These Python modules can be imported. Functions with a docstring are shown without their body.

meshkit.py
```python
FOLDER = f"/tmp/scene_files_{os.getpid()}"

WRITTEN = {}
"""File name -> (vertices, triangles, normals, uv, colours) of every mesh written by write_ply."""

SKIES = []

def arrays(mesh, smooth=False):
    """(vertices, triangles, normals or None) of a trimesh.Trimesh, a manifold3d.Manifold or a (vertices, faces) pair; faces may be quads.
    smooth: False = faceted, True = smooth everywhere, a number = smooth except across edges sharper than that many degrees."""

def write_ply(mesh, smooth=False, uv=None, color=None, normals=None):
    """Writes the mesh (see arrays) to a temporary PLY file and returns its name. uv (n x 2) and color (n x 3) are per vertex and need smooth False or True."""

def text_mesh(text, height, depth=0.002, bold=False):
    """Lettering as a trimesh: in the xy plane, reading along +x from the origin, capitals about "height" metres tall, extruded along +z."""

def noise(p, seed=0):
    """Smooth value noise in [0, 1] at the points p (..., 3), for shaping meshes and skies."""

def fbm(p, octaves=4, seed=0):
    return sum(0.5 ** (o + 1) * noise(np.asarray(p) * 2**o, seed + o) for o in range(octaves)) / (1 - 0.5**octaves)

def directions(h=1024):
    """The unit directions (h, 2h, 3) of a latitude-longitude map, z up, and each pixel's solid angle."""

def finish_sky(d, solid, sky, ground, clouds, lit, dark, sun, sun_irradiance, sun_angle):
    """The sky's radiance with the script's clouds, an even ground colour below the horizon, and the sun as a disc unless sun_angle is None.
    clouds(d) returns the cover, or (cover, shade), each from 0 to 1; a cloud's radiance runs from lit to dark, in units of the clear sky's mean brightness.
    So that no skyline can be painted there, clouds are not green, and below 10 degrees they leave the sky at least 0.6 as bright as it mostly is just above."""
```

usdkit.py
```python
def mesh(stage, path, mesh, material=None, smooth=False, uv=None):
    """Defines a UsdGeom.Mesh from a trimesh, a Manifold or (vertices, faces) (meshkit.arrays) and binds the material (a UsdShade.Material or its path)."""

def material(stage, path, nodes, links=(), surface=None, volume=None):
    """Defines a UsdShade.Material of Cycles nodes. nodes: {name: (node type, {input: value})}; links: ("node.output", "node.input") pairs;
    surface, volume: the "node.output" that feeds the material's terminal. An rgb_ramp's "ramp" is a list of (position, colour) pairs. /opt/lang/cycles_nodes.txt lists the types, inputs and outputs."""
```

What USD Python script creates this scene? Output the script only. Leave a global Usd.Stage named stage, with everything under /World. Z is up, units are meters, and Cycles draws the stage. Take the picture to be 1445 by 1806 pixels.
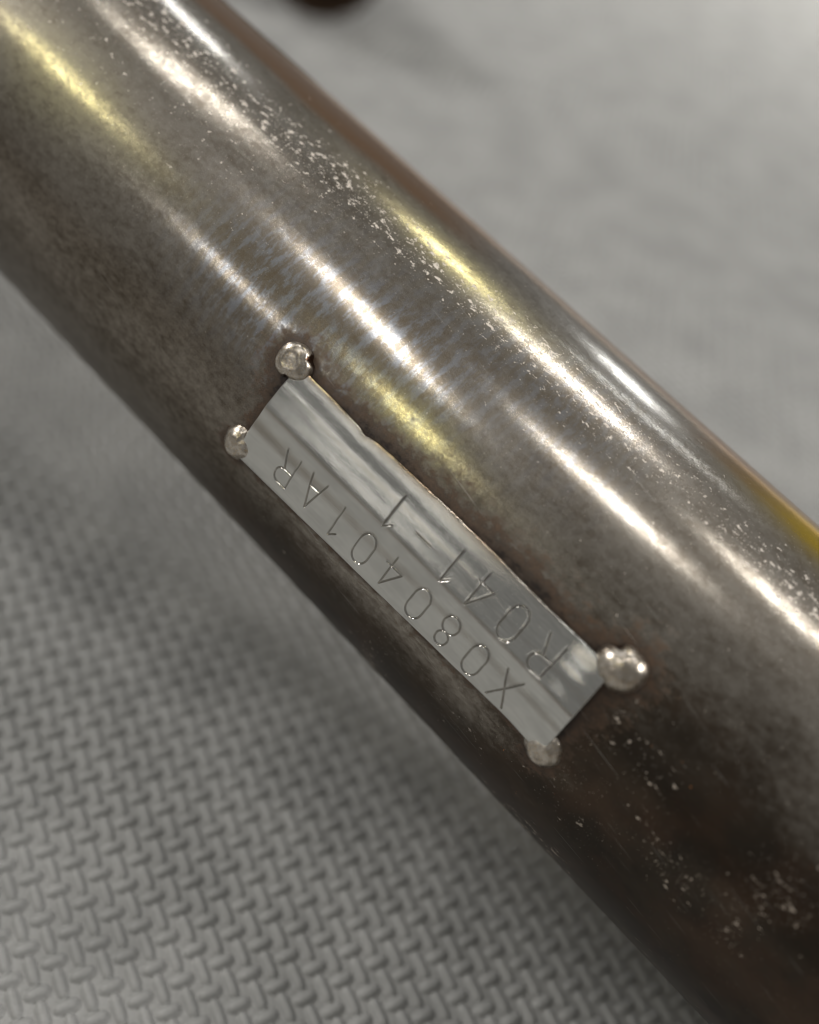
import math, numpy as np, trimesh, usdkit, meshkit
from pxr import Usd, UsdGeom, UsdLux, UsdShade, Gf, Sdf, Vt

stage = Usd.Stage.CreateInMemory()
UsdGeom.SetStageUpAxis(stage, 'Z'); UsdGeom.SetStageMetersPerUnit(stage, 1.0)
stage.SetDefaultPrim(UsdGeom.Xform.Define(stage, '/World').GetPrim())
UsdGeom.Scope.Define(stage, '/World/Looks')
rng = np.random.default_rng(7)

# ------------------------------------------------------------------ camera
FPX, PC = 1640.0, np.array([722.5, 903.0])                 # the photograph's focal length and centre in its pixels
nm = np.array([-.24929, .68229, .68727]); nm /= np.linalg.norm(nm)          # mat normal (down), camera axes x right, y down, z forward
dc = np.array([-.69254, -.69008, .21016]); dc /= np.linalg.norm(dc)         # pipe axis
Ac = np.array([.027768, .014279, .13839])                                   # a point on the pipe axis
R = 0.030
CAM_H = 0.1492
Zc = -nm; Xc = np.array([1., 0, 0]); Xc -= Zc * (Xc @ Zc); Xc /= np.linalg.norm(Xc); Yc = np.cross(Zc, Xc)
Wm = np.stack([Xc, Yc, Zc]); Oc = Ac + nm * (CAM_H - nm @ Ac)
to_w = lambda p: Wm @ (np.asarray(p, float) - Oc)
EYE = to_w([0, 0, 0])
cam = UsdGeom.Camera.Define(stage, '/World/camera')
m = np.eye(4); m[0, :3] = Wm @ [1, 0, 0]; m[1, :3] = Wm @ [0, -1, 0]; m[2, :3] = Wm @ [0, 0, -1]; m[3, :3] = EYE
cam.AddTransformOp().Set(Gf.Matrix4d(m.tolist()))
cam.CreateFocalLengthAttr(6.86); cam.CreateHorizontalApertureAttr(6.86 * 1445 / FPX); cam.CreateVerticalApertureAttr(6.86 * 1806 / FPX)
cam.CreateFStopAttr(1.45); cam.CreateFocusDistanceAttr(0.120)
cam.CreateClippingRangeAttr((0.01, 100.0)); cam.CreateExposureAttr(0.0)

# ------------------------------------------------------------------ lamps under the workshop ceiling, and added fill lights
def lamp(name, a, b, width, inten, col=(1, 1, 1), z=2.4):
    a, b = np.array(a, float), np.array(b, float); c = (a + b) / 2; L = np.linalg.norm(b - a); ang = math.degrees(math.atan2(*(b - a)[::-1]))
    l = UsdLux.RectLight.Define(stage, '/World/' + name)
    l.CreateWidthAttr(float(L)); l.CreateHeightAttr(float(width)); l.CreateIntensityAttr(float(inten)); l.CreateColorAttr(Gf.Vec3f(*col))
    l.AddTranslateOp().Set(Gf.Vec3d(float(c[0]), float(c[1]), z)); l.AddRotateZOp().Set(ang)
COOL, NEU, WARM, YEL = (.90, .96, 1), (1, .98, .93), (1, .90, .72), (1, .86, .30)
PALE = (1, .94, .62)
lamp('lamp_warm_far_left', (-2.60, .27), (-2.60, .10), .40, 11, PALE)
lamp('lamp_left', (-3.10, -.85), (-3.05, -1.40), .10, 26, NEU)
lamp('lamp_over_left', (-1.02, 1.18), (-.50, 1.38), .10, 20, NEU)
lamp('lamp_over', (-.98, .08), (-.89, -.38), .06, 48, NEU)
lamp('lamp_behind', (-.32, 3.4), (-.22, 2.9), .12, 24, COOL)
lamp('yellow_stand_in', (.66, 2.26), (.96, 2.48), .16, 19, PALE)  # stands in for an unseen yellow object reflected in the pipe
lamp('lamp_behind_right', (.84, 1.66), (1.28, 1.46), .06, 88, NEU)
lamp('lamp_top', (.00, .0), (.36, -.18), .10, 26, NEU)
lamp('lamp_right', (1.12, .50), (1.34, .20), .12, 26, NEU)
lamp('lamp_far_right', (1.97, 3.05), (2.94, 2.92), .06, 26, COOL)
lamp('lamp_far_right_corner', (5.9, 9.2), (4.0, 5.6), .4, 18, COOL)
lamp('added_fill_side', (3.4, -1.2), (3.4, .6), 1.4, 20, (1, .98, .95))  # added fill for the mat, placed outside the pipe's visible highlights
lamp('added_fill_far_end', (-2.75, 1.0), (-2.2, 1.95), .45, 50, (1, .98, .95), 2.0)  # added fill that brightens the mat left of the pipe
lamp('lamp_left_front', (-1.7, -1.0), (-1.72, -1.4), .2, 9, PALE)
lamp('lamp_near_row', (-5.6, -2.9), (-4.15, -4.0), .32, 3.4, NEU)
lamp('lamp_near_row_two', (-7.2, -4.4), (-5.6, -5.7), .3, 4.5, WARM)
lamp('lamp_near_row_three', (-11.5, -6.5), (-9.3, -8.4), .8, 5, NEU)
mat_fill = UsdLux.RectLight.Define(stage, '/World/added_mat_fill')     # added fill, an invented source brightening only the far side of the mat
mat_fill.CreateWidthAttr(.2); mat_fill.CreateHeightAttr(.12); mat_fill.CreateIntensityAttr(400.); mat_fill.CreateColorAttr(Gf.Vec3f(1, .97, .91))
wz = -np.array([.30, .85, -.42]); wz /= np.linalg.norm(wz); wx = np.cross([0, 0, 1.], wz); wx /= np.linalg.norm(wx)
wm = np.eye(4); wm[0, :3], wm[1, :3], wm[2, :3], wm[3, :3] = wx, np.cross(wz, wx), wz, (.95, .35, .80); mat_fill.AddTransformOp().Set(Gf.Matrix4d(wm.tolist()))
room = UsdLux.DomeLight.Define(stage, '/World/room_light')
room.CreateIntensityAttr(1.0); room.CreateColorAttr(Gf.Vec3f(.066, .065, .062))
# ------------------------------------------------------------------ helpers
def put(path, mesh, mat=None, smooth=False, uv=None, label=None, category=None, kind=None, group=None, prims=None):
    g = usdkit.mesh(stage, path, mesh, mat, smooth=smooth, uv=uv)
    for k, v in (('label', label), ('category', category), ('kind', kind), ('group', group)):
        if v: g.GetPrim().SetCustomDataByKey(k, v)
    for k, v in (prims or {}).items():
        UsdGeom.PrimvarsAPI(g).CreatePrimvar(k, Sdf.ValueTypeNames.Color3fArray, 'vertex').Set(Vt.Vec3fArray.FromNumpy(np.asarray(v, np.float32)))
    return g
def thing(name, label, category):
    x = UsdGeom.Xform.Define(stage, '/World/' + name)
    x.GetPrim().SetCustomDataByKey('label', label); x.GetPrim().SetCustomDataByKey('category', category)
    return '/World/' + name
def grid_faces(nu, nv):
    i, j = np.meshgrid(np.arange(nu - 1), np.arange(nv - 1), indexing='ij'); a = (i * nv + j).ravel()
    q = np.stack([a, a + nv, a + nv + 1, a + 1], 1)
    return np.vstack([q[:, [0, 1, 2]], q[:, [0, 2, 3]]])
def sst(x, a, b):
    t = np.clip((x - a) / (b - a), 0, 1); return t * t * (3 - 2 * t)

class G:                                                    # a small builder of node graphs
    def __init__(s): s.n, s.l, s.k = {}, [], 0
    def add(s, kind, out, **kw):
        s.k += 1; nm_ = f'n{s.k}'; vals = {}
        for k, v in kw.items():
            if isinstance(v, str) and '.' in v and v.split('.')[0] in s.n: s.l.append((v, f'{nm_}.{k}'))
            else: vals[k] = v
        s.n[nm_] = (kind, vals); return f'{nm_}.{out}'
    def math(s, op, a, b=0.5, c=0.0): return s.add('math', 'value', math_type=op, value1=a, value2=b, value3=c)
    def ramp(s, x, a, b, lo=0.0, hi=1.0): return s.add('map_range', 'result', range_type='smoothstep', value=x, from_min=a, from_max=b, to_min=lo, to_max=hi, clamp=True)
    def mix(s, f, a, b, blend='mix'): return s.add('mix_color', 'result', blend_type=blend, fac=f, a=a, b=b)
    def scale(s, v, sc, loc=(0, 0, 0), rot=(0, 0, 0)): return s.add('mapping', 'vector', vector=v, scale=sc, location=loc, rotation=rot)
    def noise(s, v, sc=1.0, det=3.0, rough=.55, dist=0.0, out='fac'): return s.add('noise_texture', out, vector=v, scale=sc, detail=det, roughness=rough, distortion=dist)
    def make(s, path, surf): return usdkit.material(stage, '/World/Looks/' + path, s.n, s.l, surface=surf)

# ------------------------------------------------------------------ the pipe's own coordinates: a = metres round, t = metres along
Dw = Wm @ dc; P0 = to_w(Ac)
E1 = np.array([0, 0, 1.]) - Dw * Dw[2]; E1 /= np.linalg.norm(E1); E2 = np.cross(Dw, E1)      # E1 up, E2 sideways
def cyl(a, t, r):
    th = np.asarray(a) / R; return P0 + np.asarray(t)[..., None] * Dw + np.asarray(r)[..., None] * (np.cos(th)[..., None] * E1 + np.sin(th)[..., None] * E2)
def at(px, py, r=R):                                        # where a ray of the photograph's camera meets the pipe: (a, t)
    q = np.array([(px - PC[0]) / FPX, (py - PC[1]) / FPX, 1]); q = Wm @ (q / np.linalg.norm(q))
    o = EYE - P0; qp = q - Dw * (q @ Dw); op = o - Dw * (o @ Dw)
    A_, B_, C_ = qp @ qp, 2 * qp @ op, op @ op - r * r; D_ = max(B_ * B_ - 4 * A_ * C_, 0)
    P = EYE + q * (-B_ - math.sqrt(D_)) / 2 / A_ - P0
    return np.array([math.atan2(P @ E2, P @ E1) * R, P @ Dw])

# ------------------------------------------------------------------ materials
def steel_pipe():
    g = G(); uv = g.add('attribute', 'vector', attribute='st')
    U = g.scale(uv, (1000, 1000, 1000))                     # millimetres round, along
    g.n['m1'] = ('attribute', {'attribute': 'mask_one'}); g.n['m2'] = ('attribute', {'attribute': 'mask_two'}); g.n['m3'] = ('attribute', {'attribute': 'mask_three'})
    sep = lambda k: [g.add('separate_color', c, color=f'{k}.color') for c in 'rgb']
    halo, gold, blue = sep('m1'); dark, chips, edge = sep('m2'); yel_refl, scr, brown = sep('m3')
    big = g.noise(g.scale(U, (.16, .07, 1)), 1, 5, .6)
    mid = g.noise(g.scale(U, (1.0, .55, 1)), 1, 7, .74)
    fine = g.noise(g.scale(U, (8.5, 5.5, 1)), 1, 4, .72)
    streak = g.noise(g.scale(U, (.7, 14, 1)), 1, 3, .6)
    along = g.noise(g.scale(U, (11, .5, 1), (3, 1, 0)), 1, 3, .6)
    ring = g.noise(g.scale(U, (.33, .85, 1)), 1, 3, .75)
    mott = g.math('multiply_add', mid, .55, g.math('multiply', big, .35)); mott = g.math('multiply_add', fine, .50, mott)
    f1 = g.ramp(mott, .48, .90)
    f1 = g.math('subtract', f1, g.math('multiply', dark, .9)); f1 = g.math('maximum', f1, 0.0)
    oxide = g.mix(big, (.085, .066, .048), (.145, .114, .084))
    metal = g.mix(fine, (.40, .36, .31), (.63, .585, .525))
    col = g.mix(f1, oxide, metal)
    # heat tints; gold, edge and yellow put reflected colour into the base
    sy = g.add('separate_xyz', 'y', vector=U); bands = g.math('sine', g.math('multiply_add', mid, 2.2, g.math('multiply', sy, 2.6)))
    ring = g.math('multiply_add', bands, .055, ring)
    bl = g.math('multiply', blue, g.ramp(g.math('multiply_add', streak, .16, g.math('multiply_add', along, .10, ring)), .44, .86))
    col = g.mix(g.math('multiply', bl, .6), col, (.38, .42, .50))
    col = g.mix(g.math('multiply', blue, g.ramp(ring, .60, .45, 0, .45)), col, (.20, .15, .09))
    go = g.math('multiply', gold, g.ramp(mid, .3, .6, .25, 1))
    col = g.mix(g.math('multiply', go, .6), col, (.74, .68, .38))
    br = g.math('multiply', brown, g.ramp(mott, .35, .8, .95, .55))
    col = g.mix(br, col, g.mix(g.ramp(g.math('multiply_add', along, .7, g.math('multiply', mid, .6)), .45, .85), (.075, .060, .044), (.18, .15, .112)))
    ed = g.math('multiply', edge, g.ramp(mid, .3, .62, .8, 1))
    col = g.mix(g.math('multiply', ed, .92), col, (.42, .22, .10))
    col = g.mix(g.math('multiply', yel_refl, .95), col, (.95, .64, .0))
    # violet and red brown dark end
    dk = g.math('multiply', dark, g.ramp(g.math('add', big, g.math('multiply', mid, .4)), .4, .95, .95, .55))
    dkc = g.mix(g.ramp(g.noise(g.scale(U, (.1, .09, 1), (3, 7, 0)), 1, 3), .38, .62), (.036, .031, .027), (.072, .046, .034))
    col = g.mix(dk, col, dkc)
    # flaked chips
    cn = g.noise(g.scale(U, (1.15, .62, 1), (5, 3, 0)), 1, 6, .72)
    thr = g.math('multiply_add', chips, -.155, .715)
    chip = g.ramp(g.math('subtract', cn, thr), 0.0, .025)
    cn2 = g.noise(g.scale(U, (4.2, 2.6, 1), (15, 3, 0)), 1, 3, .65)
    chip2 = g.ramp(g.math('subtract', cn2, g.math('multiply_add', chips, -.09, .715)), 0, .02)
    chip = g.math('maximum', chip, g.math('multiply', chip2, .8))
    col = g.mix(g.math('multiply', chip, .95), col, g.mix(dark, g.mix(fine, (.60, .52, .45), (.88, .81, .73)), g.mix(fine, (.34, .27, .21), (.74, .65, .55))))
    # scorched rim round the plate
    rag = g.noise(g.scale(U, (.9, .55, 1), (8, 2, 0)), 1, 6, .75)
    hn = g.math('add', halo, g.math('multiply', g.math('subtract', rag, .5), 1.5))
    h1 = g.ramp(hn, .22, .60); h2 = g.ramp(hn, .72, 1.15)
    gate = g.ramp(halo, .02, .2)
    col = g.mix(g.math('multiply', g.math('multiply', h1, gate), .9), col, g.mix(g.ramp(g.math('multiply_add', fine, .5, g.math('multiply', rag, .6)), .4, .75), (.030, .022, .017), (.15, .085, .048)))
    col = g.mix(g.math('multiply', h2, gate), col, (.018, .013, .011))
    # orange rust specks
    rs = g.noise(g.scale(U, (.62, .62, 1), (41, 9, 0)), 1, 3, .7)
    rust = g.math('multiply', g.ramp(rs, .715, .745), g.ramp(dark, .15, .5))
    col = g.mix(rust, col, (.42, .16, .04))
    # scratches
    s1 = g.noise(g.scale(g.scale(U, (1, 1, 1), rot=(0, 0, .16)), (7, .09, 1), (2, 8, 0)), 1, 2, .5)
    sc1 = g.math('multiply', g.ramp(s1, .70, .74), scr)
    col = g.mix(g.math('multiply', sc1, .6), col, (.72, .70, .66))
    rough = g.ramp(mott, .42, .8, .25, .15)
    rough = g.math('add', rough, g.math('multiply', dark, .10)); rough = g.math('add', rough, g.math('multiply', brown, .16))
    rough = g.math('subtract', rough, g.math('multiply', g.math('maximum', edge, yel_refl), .08))
    rough = g.math('add', rough, g.math('multiply', chip, .25)); rough = g.math('add', rough, g.math('multiply', h1, g.math('multiply', gate, .2)))
    metl = g.math('subtract', 1.0, g.math('multiply', g.math('maximum', g.math('multiply', h1, gate), g.math('maximum', rust, chip)), .85))
    ht = g.math('multiply_add', mid, .3, g.math('multiply', fine, .55))
    ht = g.math('add', ht, g.math('multiply', streak, .35)); ht = g.math('add', ht, g.math('multiply', along, .06)); ht = g.math('add', ht, g.math('multiply', chip, .25)); ht = g.math('subtract', ht, g.math('multiply', sc1, .5))
    ht = g.math('add', ht, g.math('multiply', g.math('multiply', h2, gate), .8))
    bp = g.add('bump', 'normal', height=ht, strength=.075, distance=.0001)
    s = g.add('principled_bsdf', 'BSDF', base_color=col, metallic=metl, roughness=g.math('subtract', rough, .02), normal=bp)
    w = g.add('principled_bsdf', 'BSDF', base_color=col, metallic=metl, roughness=g.math('add', rough, .17), normal=bp)
    return g.make('oxidised_steel', g.add('mix_closure', 'closure', fac=g.ramp(mott, .45, .9, .52, .28), closure1=s, closure2=w))
def plate_steel(name, tone, groove):
    g = G(); uv = g.add('attribute', 'vector', attribute='st'); U = g.scale(uv, (1000, 1000, 1000))
    lines = g.noise(g.scale(U, (9, .22, 1)), 1, 4, .65); cloud = g.noise(g.scale(U, (.35, .12, 1)), 1, 3, .6); grit = g.noise(g.scale(U, (5, 5, 1)), 1, 2, .5)
    g.n['m1'] = ('attribute', {'attribute': 'mask_one'}); sh, rim, wrn = [g.add('separate_color', c, color='m1.color') for c in 'rgb']
    col = g.mix(g.ramp(lines, .35, .65), tuple(.80 * x for x in tone), tone)
    col = g.mix(g.math('multiply', g.ramp(cloud, .40, .65), .35), col, tuple(.6 * x for x in tone))
    pits = g.ramp(grit, .70, .73)
    col = g.mix(g.math('multiply', pits, .7), col, (.85, .85, .82))
    col = g.mix(g.math('multiply', rim, g.ramp(cloud, .3, .6, .5, 1)), col, (.30, .20, .11))
    rough = g.ramp(lines, .3, .7, .10, .17); rough = g.math('subtract', rough, g.math('multiply', sh, .08)); rough = g.math('add', rough, groove)
    ht = g.math('multiply_add', lines, .6, g.math('multiply', grit, .3)); ht = g.math('add', ht, g.math('multiply', pits, .7))
    bp = g.add('bump', 'normal', height=ht, strength=.22, distance=.00006)
    return g.make(name, g.add('principled_bsdf', 'BSDF', base_color=col, metallic=1.0, roughness=rough, normal=bp, anisotropic=.3))
def weld_steel():
    g = G(); p = g.scale(g.add('geometry', 'position'), (1000, 1000, 1000))
    a = g.noise(p, .9, 4, .6); b = g.noise(p, 3.2, 3, .6)
    g.n['m1'] = ('attribute', {'attribute': 'mask_one'}); scorch, warm, x_ = [g.add('separate_color', c, color='m1.color') for c in 'rgb']
    col = g.mix(g.ramp(a, .35, .65), (.44, .39, .33), (.62, .57, .51))
    col = g.mix(g.math('multiply', g.ramp(b, .5, .7), .5), col, (.55, .40, .20))
    sc = g.ramp(g.math('add', scorch, g.math('multiply', g.math('subtract', b, .5), .6)), .4, .8)
    col = g.mix(sc, col, (.06, .03, .018))
    bp = g.add('bump', 'normal', height=g.math('multiply_add', a, .6, b), strength=.10, distance=.0001)
    return g.make('weld_steel', g.add('principled_bsdf', 'BSDF', base_color=col, metallic=.95, roughness=g.ramp(a, .3, .7, .2, .34), normal=bp))
def foam():
    g = G(); p = g.scale(g.add('geometry', 'position'), (1000, 1000, 1000))
    a = g.noise(p, .05, 4, .6); b = g.noise(p, 2.5, 3, .6)
    col = g.mix(g.ramp(a, .3, .7), (.29, .29, .284), (.39, .388, .38)); col = g.mix(g.math('multiply', g.ramp(b, .45, .7), .25), col, (.24, .235, .225))
    bp = g.add('bump', 'normal', height=b, strength=.25, distance=.0001)
    return g.make('grey_foam', g.add('principled_bsdf', 'BSDF', base_color=col, roughness=.50, normal=bp, specular_ior_level=.5))
def plain(name, col, rough, metal=0.0, sc=.2):
    g = G(); p = g.scale(g.add('geometry', 'position'), (1000, 1000, 1000)); a = g.noise(p, sc, 5, .65)
    return g.make(name, g.add('principled_bsdf', 'BSDF', base_color=g.mix(g.ramp(a, .3, .7), tuple(.65 * x for x in col), col), roughness=rough, metallic=metal))
PIPE, PLATE, GROOVE, WELD, FOAM = steel_pipe(), plate_steel('brushed_plate', (.74, .735, .70), 0.0), plate_steel('engraved_steel', (.54, .52, .48), .0), weld_steel(), foam()

# ------------------------------------------------------------------ ground: workshop floor and the woven foam mat
fl = trimesh.creation.box((12, 12, .02)); fl.apply_translation((0, 2, -.026))
put('/World/floor', fl, plain('concrete', (.20, .17, .14), .6, sc=.01), kind='structure')
PITCH = .0033
ca, cb = np.array([0.]), None
def mat_dir(p, q):                                          # direction on the mat between two picture points, in world
    def g_(p):
        r = np.array([(p[0] - PC[0]) / FPX, (p[1] - PC[1]) / FPX, 1]); return to_w(r * CAM_H / (nm @ r))[:2]
    return g_(p), g_(q)
_o, _b = mat_dir((86.2, 1651.0), (96.6, 1688.2)); vd = (_b - _o) / np.linalg.norm(_b - _o); ud = np.array([-vd[1], vd[0]])
if ud[0] < 0: ud = -ud
ORG, _ = mat_dir((24.9, 1595.3), (0, 1700))                 # an over-lying cross bar
PU_, PV_ = PITCH * .95, PITCH
def weave(i, j):                                            # cross bars on even cells, long bars on odd ones
    z = np.zeros(i.shape) + .00022 + .00012 * np.cos(2 * np.pi * i) * np.cos(2 * np.pi * j)
    for di in range(-2, 3):
        for dj in range(-2, 3):
            ci, cj = np.round(i) + di, np.round(j) + dj; ev = (np.abs(ci + cj).astype(int) % 2) == 0
            jit = .05 * np.sin(ci * 12.9 % 24 + cj * 7.7); x, y = i - ci, j - cj + jit * 0
            h_ = .00112 * np.sqrt(np.clip(1 - (np.abs(x) / .60) ** 2.6 - (np.abs(y) / .30) ** 2.2, 0, 1))
            v_ = .00098 * np.sqrt(np.clip(1 - (np.abs(x) / .285) ** 2.0 - (np.abs(y) / .72) ** 4, 0, 1))
            z = np.maximum(z, np.where(ev, h_, v_))
    return z - .00115
TC, TS = 12, 14                                             # cells to a tile, steps to a cell
gi = np.arange(-1, TC * TS + 2) / TS; I_, J_ = np.meshgrid(gi, gi, indexing='ij'); Z_ = weave(I_, J_)
tv = np.stack([I_ * PU_, J_ * PV_, Z_], -1).reshape(-1, 3); _, tf, tn = meshkit.arrays((tv, grid_faces(len(gi), len(gi))), True)
if tn[:, 2].sum() < 0: tn = -tn
ii = np.arange(len(gi) ** 2).reshape(len(gi), len(gi))[1:-1, 1:-1]
mat_ = thing('foam_mat', 'grey foam floor mat with a woven basket pattern under the steel pipe', 'mat')
pi = UsdGeom.PointInstancer.Define(stage, mat_ + '/woven_top'); pi.GetPrim().SetCustomDataByKey('kind', 'stuff')
tile_ = put(mat_ + '/woven_top/woven_patch', (tv[ii.ravel()], grid_faces(*ii.shape)), FOAM)
tile_.CreateNormalsAttr(Vt.Vec3fArray.FromNumpy(tn[ii.ravel()].astype(np.float32))); tile_.SetNormalsInterpolation('vertex')
LU, LV = TC * PU_, TC * PV_; na, nb_ = range(-13, 21), range(-26, 7)
if vd[1] > 0: nb_ = range(-6, 27)
spots = [np.r_[ORG + a * LU * ud + b * LV * vd, 0] for a in na for b in nb_]
angm = math.degrees(math.atan2(ud[1], ud[0])); flip = ud[0] * vd[1] - ud[1] * vd[0]
if flip < 0:                                                # keep the tile's own axes right-handed
    tv2 = tv[ii.ravel()].copy(); tv2[:, 1] *= -1; n2 = tn[ii.ravel()].copy(); n2[:, 1] *= -1
    tile_.GetPointsAttr().Set(Vt.Vec3fArray.FromNumpy(tv2.astype(np.float32))); tile_.GetNormalsAttr().Set(Vt.Vec3fArray.FromNumpy(n2.astype(np.float32)))
    tile_.GetFaceVertexIndicesAttr().Set(Vt.IntArray.FromNumpy(grid_faces(*ii.shape)[:, ::-1].astype(np.int32).ravel()))
pi.CreatePrototypesRel().AddTarget(tile_.GetPath()); pi.CreateProtoIndicesAttr(Vt.IntArray([0] * len(spots)))
pi.CreatePositionsAttr(Vt.Vec3fArray([Gf.Vec3f(*map(float, p)) for p in spots]))
hq = math.radians(angm) / 2; pi.CreateOrientationsAttr(Vt.QuathArray([Gf.Quath(math.cos(hq), 0, 0, math.sin(hq))] * len(spots)))
c4 = [ORG + a * LU * ud + b * LV * vd for a, b in ((na[0], nb_[0]), (na[-1] + 1, nb_[0]), (na[-1] + 1, nb_[-1] + 1), (na[0], nb_[-1] + 1))]
from shapely.geometry import Polygon
bs = trimesh.creation.extrude_polygon(Polygon(c4), .0128); bs.apply_translation((0, 0, -.0143))
put(mat_ + '/foam_base', bs, FOAM)

# ------------------------------------------------------------------ the steel pipe
pipe = thing('exhaust_pipe', 'heat-stained steel exhaust pipe with a welded engraved plate, across the whole picture', 'exhaust pipe')
RP = R + .0009                                              # top of the plate
CR = {k: at(*p, RP) for k, p in dict(TL=(526, 645), BL=(413, 800), TR=(1084, 1184), BR=(956, 1328)).items()}
def plate_at(s, q):                                         # s 0..1 along (upper end to lower end), q 0..1 across (lower edge to upper edge)
    s, q = np.asarray(s)[..., None], np.asarray(q)[..., None]
    return (1 - s) * ((1 - q) * CR['BL'] + q * CR['TL']) + s * ((1 - q) * CR['BR'] + q * CR['TR'])
LEN = np.linalg.norm(CR['TR'] - CR['TL']); WID = np.linalg.norm(CR['TL'] - CR['BL'])
_e = (CR['TR'] - CR['TL']) / LEN; _f = (CR['TL'] - CR['BL']); CHIR = np.sign(_e[0] * _f[1] - _e[1] * _f[0])
WELDS = [((517, 636), .0026), ((414, 786), .0028), ((1097, 1181), .0030), ((951, 1327), .0028)]

NU, NT = 250, 720
aa = np.linspace(-math.pi * R, math.pi * R, NU); tt = np.linspace(-.14, .40, NT)
# rows and columns closer together where the plate is
Aa, Tt = np.meshgrid(aa, tt, indexing='ij')
def blob(px, py, ra, rt, tilt=0.0):
    c = at(px, py); x, y = Aa - c[0], Tt - c[1]
    x, y = x * math.cos(tilt) - y * math.sin(tilt), x * math.sin(tilt) + y * math.cos(tilt)
    return np.exp(-((x / ra) ** 2 + (y / rt) ** 2))
def nz(sa, st_, seed): return meshkit.fbm(np.stack([Aa * sa, Tt * st_, 0 * Aa], -1), 4, seed)
# signed distance to the plate's outline, in the pipe's coordinates
quad = np.array([CR['TL'], CR['TR'], CR['BR'], CR['BL']]); cen = quad.mean(0)
dist = np.full(Aa.shape, -9.0); P2 = np.stack([Aa, Tt], -1)
for k in range(4):
    a_, b_ = quad[k], quad[(k + 1) % 4]; nn = np.array([b_[1] - a_[1], a_[0] - b_[0]]); nn /= np.linalg.norm(nn)
    if (cen - a_) @ nn > 0: nn = -nn
    dist = np.maximum(dist, (P2 - a_) @ nn)
for (p, r_) in WELDS:
    dist = np.minimum(dist, np.linalg.norm(P2 - at(*p), axis=-1) - r_ + .0012)
halo = np.exp(-np.clip(dist, 0, 1) / (.0014 + .0016 * sst(Aa, -.040, -.034))) * (.55 + .9 * nz(300, 160, 5)) * 1.05
halo = np.clip(halo, 0, 1)
gold = np.clip(blob(815, 470, .0032, .013) * 1.1 + blob(735, 750, .003, .008) + blob(95, 130, .006, .012) * .8 + blob(215, 240, .003, .012) * .4, 0, 1)  # gold tint where the yellow streaks fall, carrying their reflected colour
blue = np.clip(blob(560, 560, .010, .017) + blob(690, 660, .008, .010) + blob(450, 500, .006, .012) * .8 + blob(900, 640, .007, .012) * .4 + blob(1030, 760, .01, .01) * .4, 0, 1)
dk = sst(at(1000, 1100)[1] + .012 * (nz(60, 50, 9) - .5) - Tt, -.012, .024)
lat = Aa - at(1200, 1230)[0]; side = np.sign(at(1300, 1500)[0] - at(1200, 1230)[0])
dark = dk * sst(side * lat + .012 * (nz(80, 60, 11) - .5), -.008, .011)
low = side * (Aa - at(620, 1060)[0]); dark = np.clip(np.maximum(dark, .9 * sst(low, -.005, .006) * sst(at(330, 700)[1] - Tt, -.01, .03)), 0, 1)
brown = np.clip(sst(-Aa, .024, .040) * sst(Tt - .045, -.02, .02) + .5 * sst(-Aa, .042, .052), 0, 1)
chips = .62 * np.exp(-((Aa + .0045) / .0050) ** 2) * (.35 + 1.3 * nz(90, 60, 13)) + .80 * dark * np.clip(2.6 * nz(150, 110, 14) - .70, 0, 1.3) + .30 * np.exp(-((Aa + .016) / .010) ** 2) * sst(Tt, .055, .08) + .25 * (1 - sst(-Aa, .02, .035))
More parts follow.
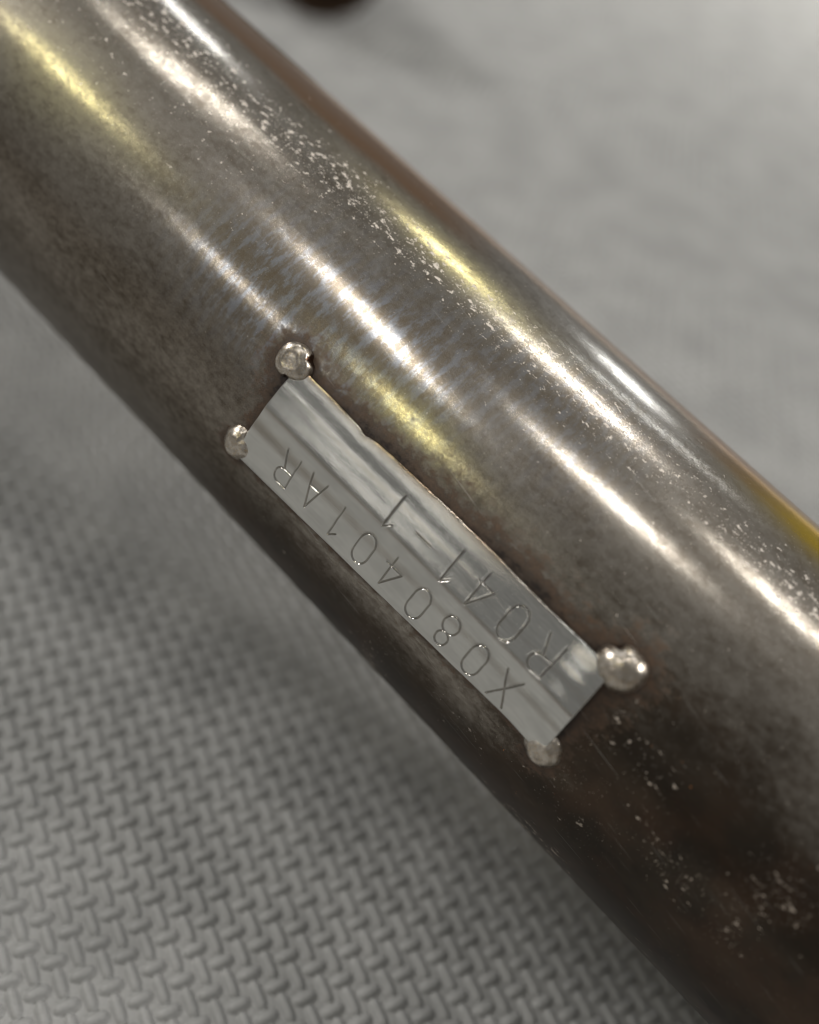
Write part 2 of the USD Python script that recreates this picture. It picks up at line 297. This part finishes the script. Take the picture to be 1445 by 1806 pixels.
edge = sst(Aa + .006 * (nz(70, 40, 17) - .5), .0015, .005) * sst(Tt, .040, .060) + .75 * sst(Aa, .0085, .0125) + .8 * sst(Aa, .004, .007) * (1 - sst(Tt, -.004, .012))  # brown reflection along the pipe's far side, put into the base colour
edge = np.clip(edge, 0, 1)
yel_refl = np.clip(1.3 * np.exp(-((Aa - .0075) / .0040) ** 2 - ((Tt + .018) / .012) ** 2), 0, 1)  # reflection of something yellow, unseen, painted into the base colour
scr = np.clip(.45 + blob(1050, 950, .02, .03) + blob(800, 880, .012, .03), 0, 1)
msk = dict(mask_one=np.stack([halo, gold, blue], -1).reshape(-1, 3), mask_two=np.stack([dark, np.clip(chips, 0, 1), edge], -1).reshape(-1, 3), mask_three=np.stack([yel_refl, scr, brown], -1).reshape(-1, 3))
rr = R + 2.5e-5 * (nz(70, 30, 21) - .5)
pv = cyl(Aa, Tt, rr).reshape(-1, 3)
nrm_out = lambda v, f: f if np.einsum('ij,ij->i', np.cross(v[f[:, 1]] - v[f[:, 0]], v[f[:, 2]] - v[f[:, 0]]), v[f].mean(1) - (P0 + ((v[f].mean(1) - P0) @ Dw)[:, None] * Dw)).sum() > 0 else f[:, ::-1]
pf = nrm_out(pv, grid_faces(NU, NT))
iv = cyl(Aa[:, [0, -1]], Tt[:, [0, -1]], np.full((NU, 2), R - .0015)).reshape(-1, 3); n0 = len(pv)
i_f = nrm_out(iv, grid_faces(NU, 2))[:, ::-1] + n0
k = np.arange(NU - 1)
cap = np.vstack([np.c_[k * NT, n0 + k * 2, n0 + (k + 1) * 2], np.c_[k * NT, n0 + (k + 1) * 2, (k + 1) * NT]])
uvp = np.vstack([np.stack([Aa, Tt], -1).reshape(-1, 2), np.stack([Aa[:, [0, -1]], Tt[:, [0, -1]]], -1).reshape(-1, 2)])
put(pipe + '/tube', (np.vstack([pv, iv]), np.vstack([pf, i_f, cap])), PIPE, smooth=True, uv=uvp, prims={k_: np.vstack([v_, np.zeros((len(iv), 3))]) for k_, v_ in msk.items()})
# out of the picture the pipe bends down and stands on the mat
down = np.array([0, 0, -1.]); e0 = P0 + .40 * Dw; RB = .075; bn = -E1; ctr = e0 + bn * RB
th = np.linspace(0, math.pi / 2 + math.asin(Dw[2]), 25); path = [ctr - bn * RB * math.cos(x) + Dw * RB * math.sin(x) for x in th]
path.append(np.array([path[-1][0], path[-1][1], .0]))
path = np.array(path); tg = np.gradient(path, axis=0); tg[0] = Dw; tg[-1] = down; tg[-2] = down; tg /= np.linalg.norm(tg, axis=1, keepdims=True)
fi = np.linspace(0, 2 * math.pi, 65); sidev = np.cross(Dw, bn)
el = np.array([[p + (R - .0002) * (math.cos(x) * sidev + math.sin(x) * np.cross(t_, sidev)) for x in fi] for p, t_ in zip(path, tg)])
put(pipe + '/bend', (el.reshape(-1, 3), grid_faces(len(path), 65)), PIPE, smooth=True, uv=np.stack(np.meshgrid(np.arange(len(path)) * .006 + .4, fi * R, indexing='ij')[::-1], -1).reshape(-1, 2))
bead = np.array([[e0 + (.0008 * math.sin(y)) * Dw + (R + .0004 + .0008 * math.cos(y)) * (math.cos(x) * E1 + math.sin(x) * E2) for y in np.linspace(0, 2 * math.pi, 9)] for x in fi])
put(pipe + '/weld_bead', (bead.reshape(-1, 3), grid_faces(65, 9)), WELD, smooth=True)

# ------------------------------------------------------------------ engraved plate
GL = {  # strokes in a box 0..w across, 0..1 up
 '1': [[(.30, 0), (.30, 1), (.08, .80)]],
 '-': [[(.02, .5), (.58, .5)]],
 'X': [[(0, 0), (.62, 1)], [(0, 1), (.62, 0)]],
 'A': [[(0, 0), (.31, 1), (.62, 0)], [(.11, .34), (.51, .34)]],
 '4': [[(.44, 0), (.44, 1), (0, .30), (.62, .30)]],
}
def arc(cx, cy, rx, ry, a0, a1, n=18): return [(cx + rx * math.cos(x), cy + ry * math.sin(x)) for x in np.radians(np.linspace(a0, a1, n))]
GL['0'] = [arc(.30, .70, .30, .30, 0, 180) + arc(.30, .30, .30, .30, 180, 360) + [(.60, .70)]]
GL['8'] = [arc(.30, .775, .225, .225, 0, 360, 30), arc(.30, .275, .29, .275, 0, 360, 34)]
GL['R'] = [[(.02, 0), (.02, 1), (.36, 1)] + arc(.36, .76, .24, .24, 90, -90, 16) + [(.02, .52)], [(.34, .52), (.60, 0)]]
LINES = [('X080401AR', [(891, 1214), (837, 1165), (788, 1113), (736, 1066), (689, 1010), (641, 969), (589, 920), (552, 868), (505, 829)], 56),
         ('R041-1', [(963, 1160), (905, 1098), (847, 1040), (795, 997), (747, 952), (695, 901)], 70)]
segs, owner, names = [], [], []
for text, pix, capx in LINES:
    pts = np.array([at(*p, RP) for p in pix])
    kx = np.arange(len(pts)); fit = np.stack([np.polyval(np.polyfit(kx, pts[:, c], 1), kx) for c in (0, 1)], 1); pts = .5 * pts + .5 * fit
    rd = (fit[-1] - fit[0]); rd /= np.linalg.norm(rd)
    mid_i = len(pts) // 2; pm = np.array(pix[mid_i], float); upx = np.array([-.53, .85])
    q0, q1 = at(*(pm - upx * capx / 2), RP), at(*(pm + upx * capx / 2), RP); up = q1 - q0; CH = np.linalg.norm(up)
    u2 = np.array([-rd[1], rd[0]]); u2 *= np.sign(u2 @ up); u2 = u2 * .9 + .1 * up / CH; u2 /= np.linalg.norm(u2)
    for ch, p in zip(text, pts):
        names.append(ch); rot = rng.normal(0, .02)
        r2, v2 = rd + u2 * rot, u2 - rd * rot
        w_ = .86 if ch in '08' else .9
        for st_ in GL[ch]:
            q = [p + r2 * (x - .31) * CH * w_ + v2 * (y - .5) * CH for x, y in st_]
            for a_, b_ in zip(q[:-1], q[1:]): segs.append((a_, b_)); owner.append(len(names) - 1)
ns, nq = 900, 270
S, Q = np.meshgrid(np.linspace(0, 1, ns), np.linspace(0, 1, nq), indexing='ij')
prof = lambda s: meshkit.fbm(np.stack([s * 14, 0 * s, 0 * s], -1), 3, 31) - .5
dent = -.0003 * np.exp(-((S - .235) / .015) ** 2) - .00022 * np.exp(-((S - .22) / .06) ** 2) + .0002 * np.exp(-((S - .55) / .15) ** 2) + .00018 * prof(S)
PU = plate_at(S, Q); across = _f / WID
PU = PU + across * (dent * Q ** 6 + .00012 * (prof(S + .7)) * (1 - Q) ** 6)[..., None]
dmin = np.full(S.shape, 1.0); own = np.zeros(S.shape, int)
for (a_, b_), o_ in zip(segs, owner):
    lo, hi = np.minimum(a_, b_) - .0006, np.maximum(a_, b_) + .0006
    w_ = np.nonzero(((PU >= lo) & (PU <= hi)).all(-1))
    if not len(w_[0]): continue
    p = PU[w_]; ab = b_ - a_; h_ = np.clip((p - a_) @ ab / (ab @ ab), 0, 1); d_ = np.linalg.norm(p - a_ - h_[:, None] * ab, axis=1)
    bt = d_ < dmin[w_]; dmin[w_] = np.where(bt, d_, dmin[w_]); own[w_] = np.where(bt, o_, own[w_])
HW = .00012
edge_d = np.minimum(np.minimum(S, 1 - S) * LEN, np.minimum(Q, 1 - Q) * WID)
hgt = np.full(S.shape, RP)
hgt += -.00016 * np.clip(1 - dmin / HW, 0, 1) ** .8 + .000014 * np.exp(-((dmin - HW * 1.25) / .00008) ** 2)
hgt -= .00022 * np.clip(1 - edge_d / .00022, 0, 1) ** 2
hgt += .00007 * np.sin(Q * 11.0 + .6 + 1.2 * S) * np.exp(-((S - .3) / .5) ** 2) + .00004 * np.sin(Q * 25 + 2 * S) + .00007 * (meshkit.fbm(np.stack([Q * 3, S * 3.0, 0 * S], -1), 3, 41) - .5)
hgt += .00045 * sst(S, .88, 1.0)                             # the lower end stands off the pipe a little
edge_m = np.exp(-edge_d / .0004)
shin = sst(S, .55, .85) * sst(Q, .15, .4)
pm1 = np.stack([shin, np.clip(edge_m * 1.0 * sst(Q, .8, 1) * (1 - sst(S, .75, .9)), 0, 1), 0 * S], -1).reshape(-1, 3)
plv = cyl(PU[..., 0], PU[..., 1], hgt).reshape(-1, 3); plf = grid_faces(ns, nq); plf = nrm_out(plv, plf)
_, _, pln = meshkit.arrays((plv, plf), True); plf = nrm_out(plv, plf)
fd = dmin.ravel()[plf].min(1); fo = own.ravel()[plf[np.arange(len(plf)), dmin.ravel()[plf].argmin(1)]]
in_gr = fd < HW * 1.0
uvs = PU.reshape(-1, 2)
def sub(path, faces, mat):
    used, invs = np.unique(faces, return_inverse=True)
    g = put(path, (plv[used], invs.reshape(-1, 3)), mat, uv=uvs[used], prims={'mask_one': pm1[used]})
    g.CreateNormalsAttr(Vt.Vec3fArray.FromNumpy(pln[used].astype(np.float32))); g.SetNormalsInterpolation('vertex')
    return g
sub(pipe + '/name_plate', plf[~in_gr], PLATE).GetPrim().SetCustomDataByKey('label', 'thin bright steel plate engraved with a number, welded at its corners')
for k_, ch in enumerate(names):
    nm_ = pipe + '/name_plate/engraved_character' + (f'_{k_:03d}' if k_ else '')
    sub(nm_, plf[in_gr & (fo == k_)], GROOVE).GetPrim().SetCustomDataByKey('label', f'engraved character {ch}' if ch != '-' else 'engraved dash')
# the plate's cut edge
bi = np.concatenate([np.arange(ns) * nq, (ns - 1) * nq + np.arange(nq), (np.arange(ns) * nq + nq - 1)[::-1], np.arange(nq)[::-1]])
S_, Q_ = S.ravel()[bi], Q.ravel()[bi]
base_r = R + .0001 + .0005 * sst(S_, .88, 1.0)
ev = np.vstack([plv[bi], cyl(PU.reshape(-1, 2)[bi, 0], PU.reshape(-1, 2)[bi, 1], base_r)]); nb = len(bi); k = np.arange(nb - 1)
ef = np.vstack([np.c_[k, k + 1, nb + k], np.c_[k + 1, nb + k + 1, nb + k]])
cc = plv.mean(0); en = np.cross(ev[ef[:, 1]] - ev[ef[:, 0]], ev[ef[:, 2]] - ev[ef[:, 0]])
if np.einsum('ij,ij->i', en, ev[ef].mean(1) - cc).sum() < 0: ef = ef[:, ::-1]
put(pipe + '/name_plate/cut_edge', (ev, ef), PLATE, smooth=True, uv=np.vstack([uvs[bi]] * 2), prims={'mask_one': np.tile(np.array([[0., .6, 0]]), (len(ev), 1))})

# ------------------------------------------------------------------ four weld spots
for k_, ((p, rad), corner) in enumerate(zip(WELDS, ('TL', 'BL', 'TR', 'BR'))):
    c = at(*p, R + .001); toc = quad.mean(0) - c; toc /= np.linalg.norm(toc); perp = np.array([-toc[1], toc[0]])
    nr, nt_ = 26, 72
    rho, ph = np.meshgrid(np.linspace(0, 1, nr), np.linspace(0, 2 * math.pi, nt_), indexing='ij')
    rf = 1 + .03 * np.sin(2 * ph + k_) + .025 * np.sin(3 * ph + 2 * k_) + .012 * np.sin(5 * ph + 1.3 * k_)
    notch = np.exp(-((np.abs(np.angle(np.exp(1j * ph))) - 1.0) / .22) ** 2); rf = rf * (1 - .10 * notch) + .16 * np.exp(-(np.angle(np.exp(1j * ph)) / .5) ** 2)
    x, y = rad * rho * rf * np.cos(ph), rad * rho * rf * np.sin(ph)
    hump = .0026 if k_ == 2 else (.0019, .0016, 0, .0016)[k_]
    hh = R - .0004 + (hump + .0004) * (1 - rho ** (2.4 if k_ == 2 else 6)) ** .5
    if k_ in (1, 3): hh = R - .0003 + .0019 * (1 - rho ** 3.2)
    if k_ != 2: hh += -.00010 * np.exp(-(rho / .45) ** 2) + .00005 * np.sin(rho * 16 + .5 * np.cos(ph)) * rho * (1 - rho) * 4
    hh += .00012 * (meshkit.fbm(np.stack([x * 330 + 7 * k_, y * 330, 0 * x], -1), 2, 51 + k_) - .5) * (rho < .9)
    uvw = c + x[..., None] * toc + y[..., None] * perp
    v = cyl(uvw[..., 0], uvw[..., 1], hh).reshape(-1, 3); f = nrm_out(v, grid_faces(nr, nt_))
    scorch = np.clip(notch * sst(rho, .6, 1) * 1.2 + .75 * sst(rho, .90, 1.0), 0, 1)
    put(pipe + '/weld_spot' + (f'_{k_:03d}' if k_ else ''), (v, f), WELD, smooth=True, prims={'mask_one': np.stack([scorch, 0 * rho, 0 * rho], -1).reshape(-1, 3)})

# ------------------------------------------------------------------ a dark brown tube end on the mat behind, at the top of the picture
tube = thing('tube_end', 'dark brown blurred tube end on the mat at the top of the picture', 'tube')
BR = plain('brown_steel', (.06, .035, .02), .4, .6)
pos, _ = mat_dir((565, 30), (0, 1700)); n_ = 48; fi = np.linspace(0, 2 * math.pi, n_ + 1); ax = np.array([-.35, .94, 0]); ax /= np.linalg.norm(ax); sx = np.array([ax[1], -ax[0], 0])
ring = lambda r, s: np.array([np.r_[pos, 0] + ax * s + [0, 0, .030] + r * (math.cos(x) * sx + math.sin(x) * np.array([0, 0, 1])) for x in fi])
put(tube + '/tube', (np.vstack([ring(.026, .3), ring(.026, .004), ring(.024, .004), ring(.024, .3)]), grid_faces(4, n_ + 1)), BR, smooth=35)
put(tube + '/flange', (np.vstack([ring(.0262, .008), ring(.030, .008), ring(.030, 0), ring(.0242, 0), ring(.0242, .008)]), grid_faces(5, n_ + 1)), BR, smooth=35)
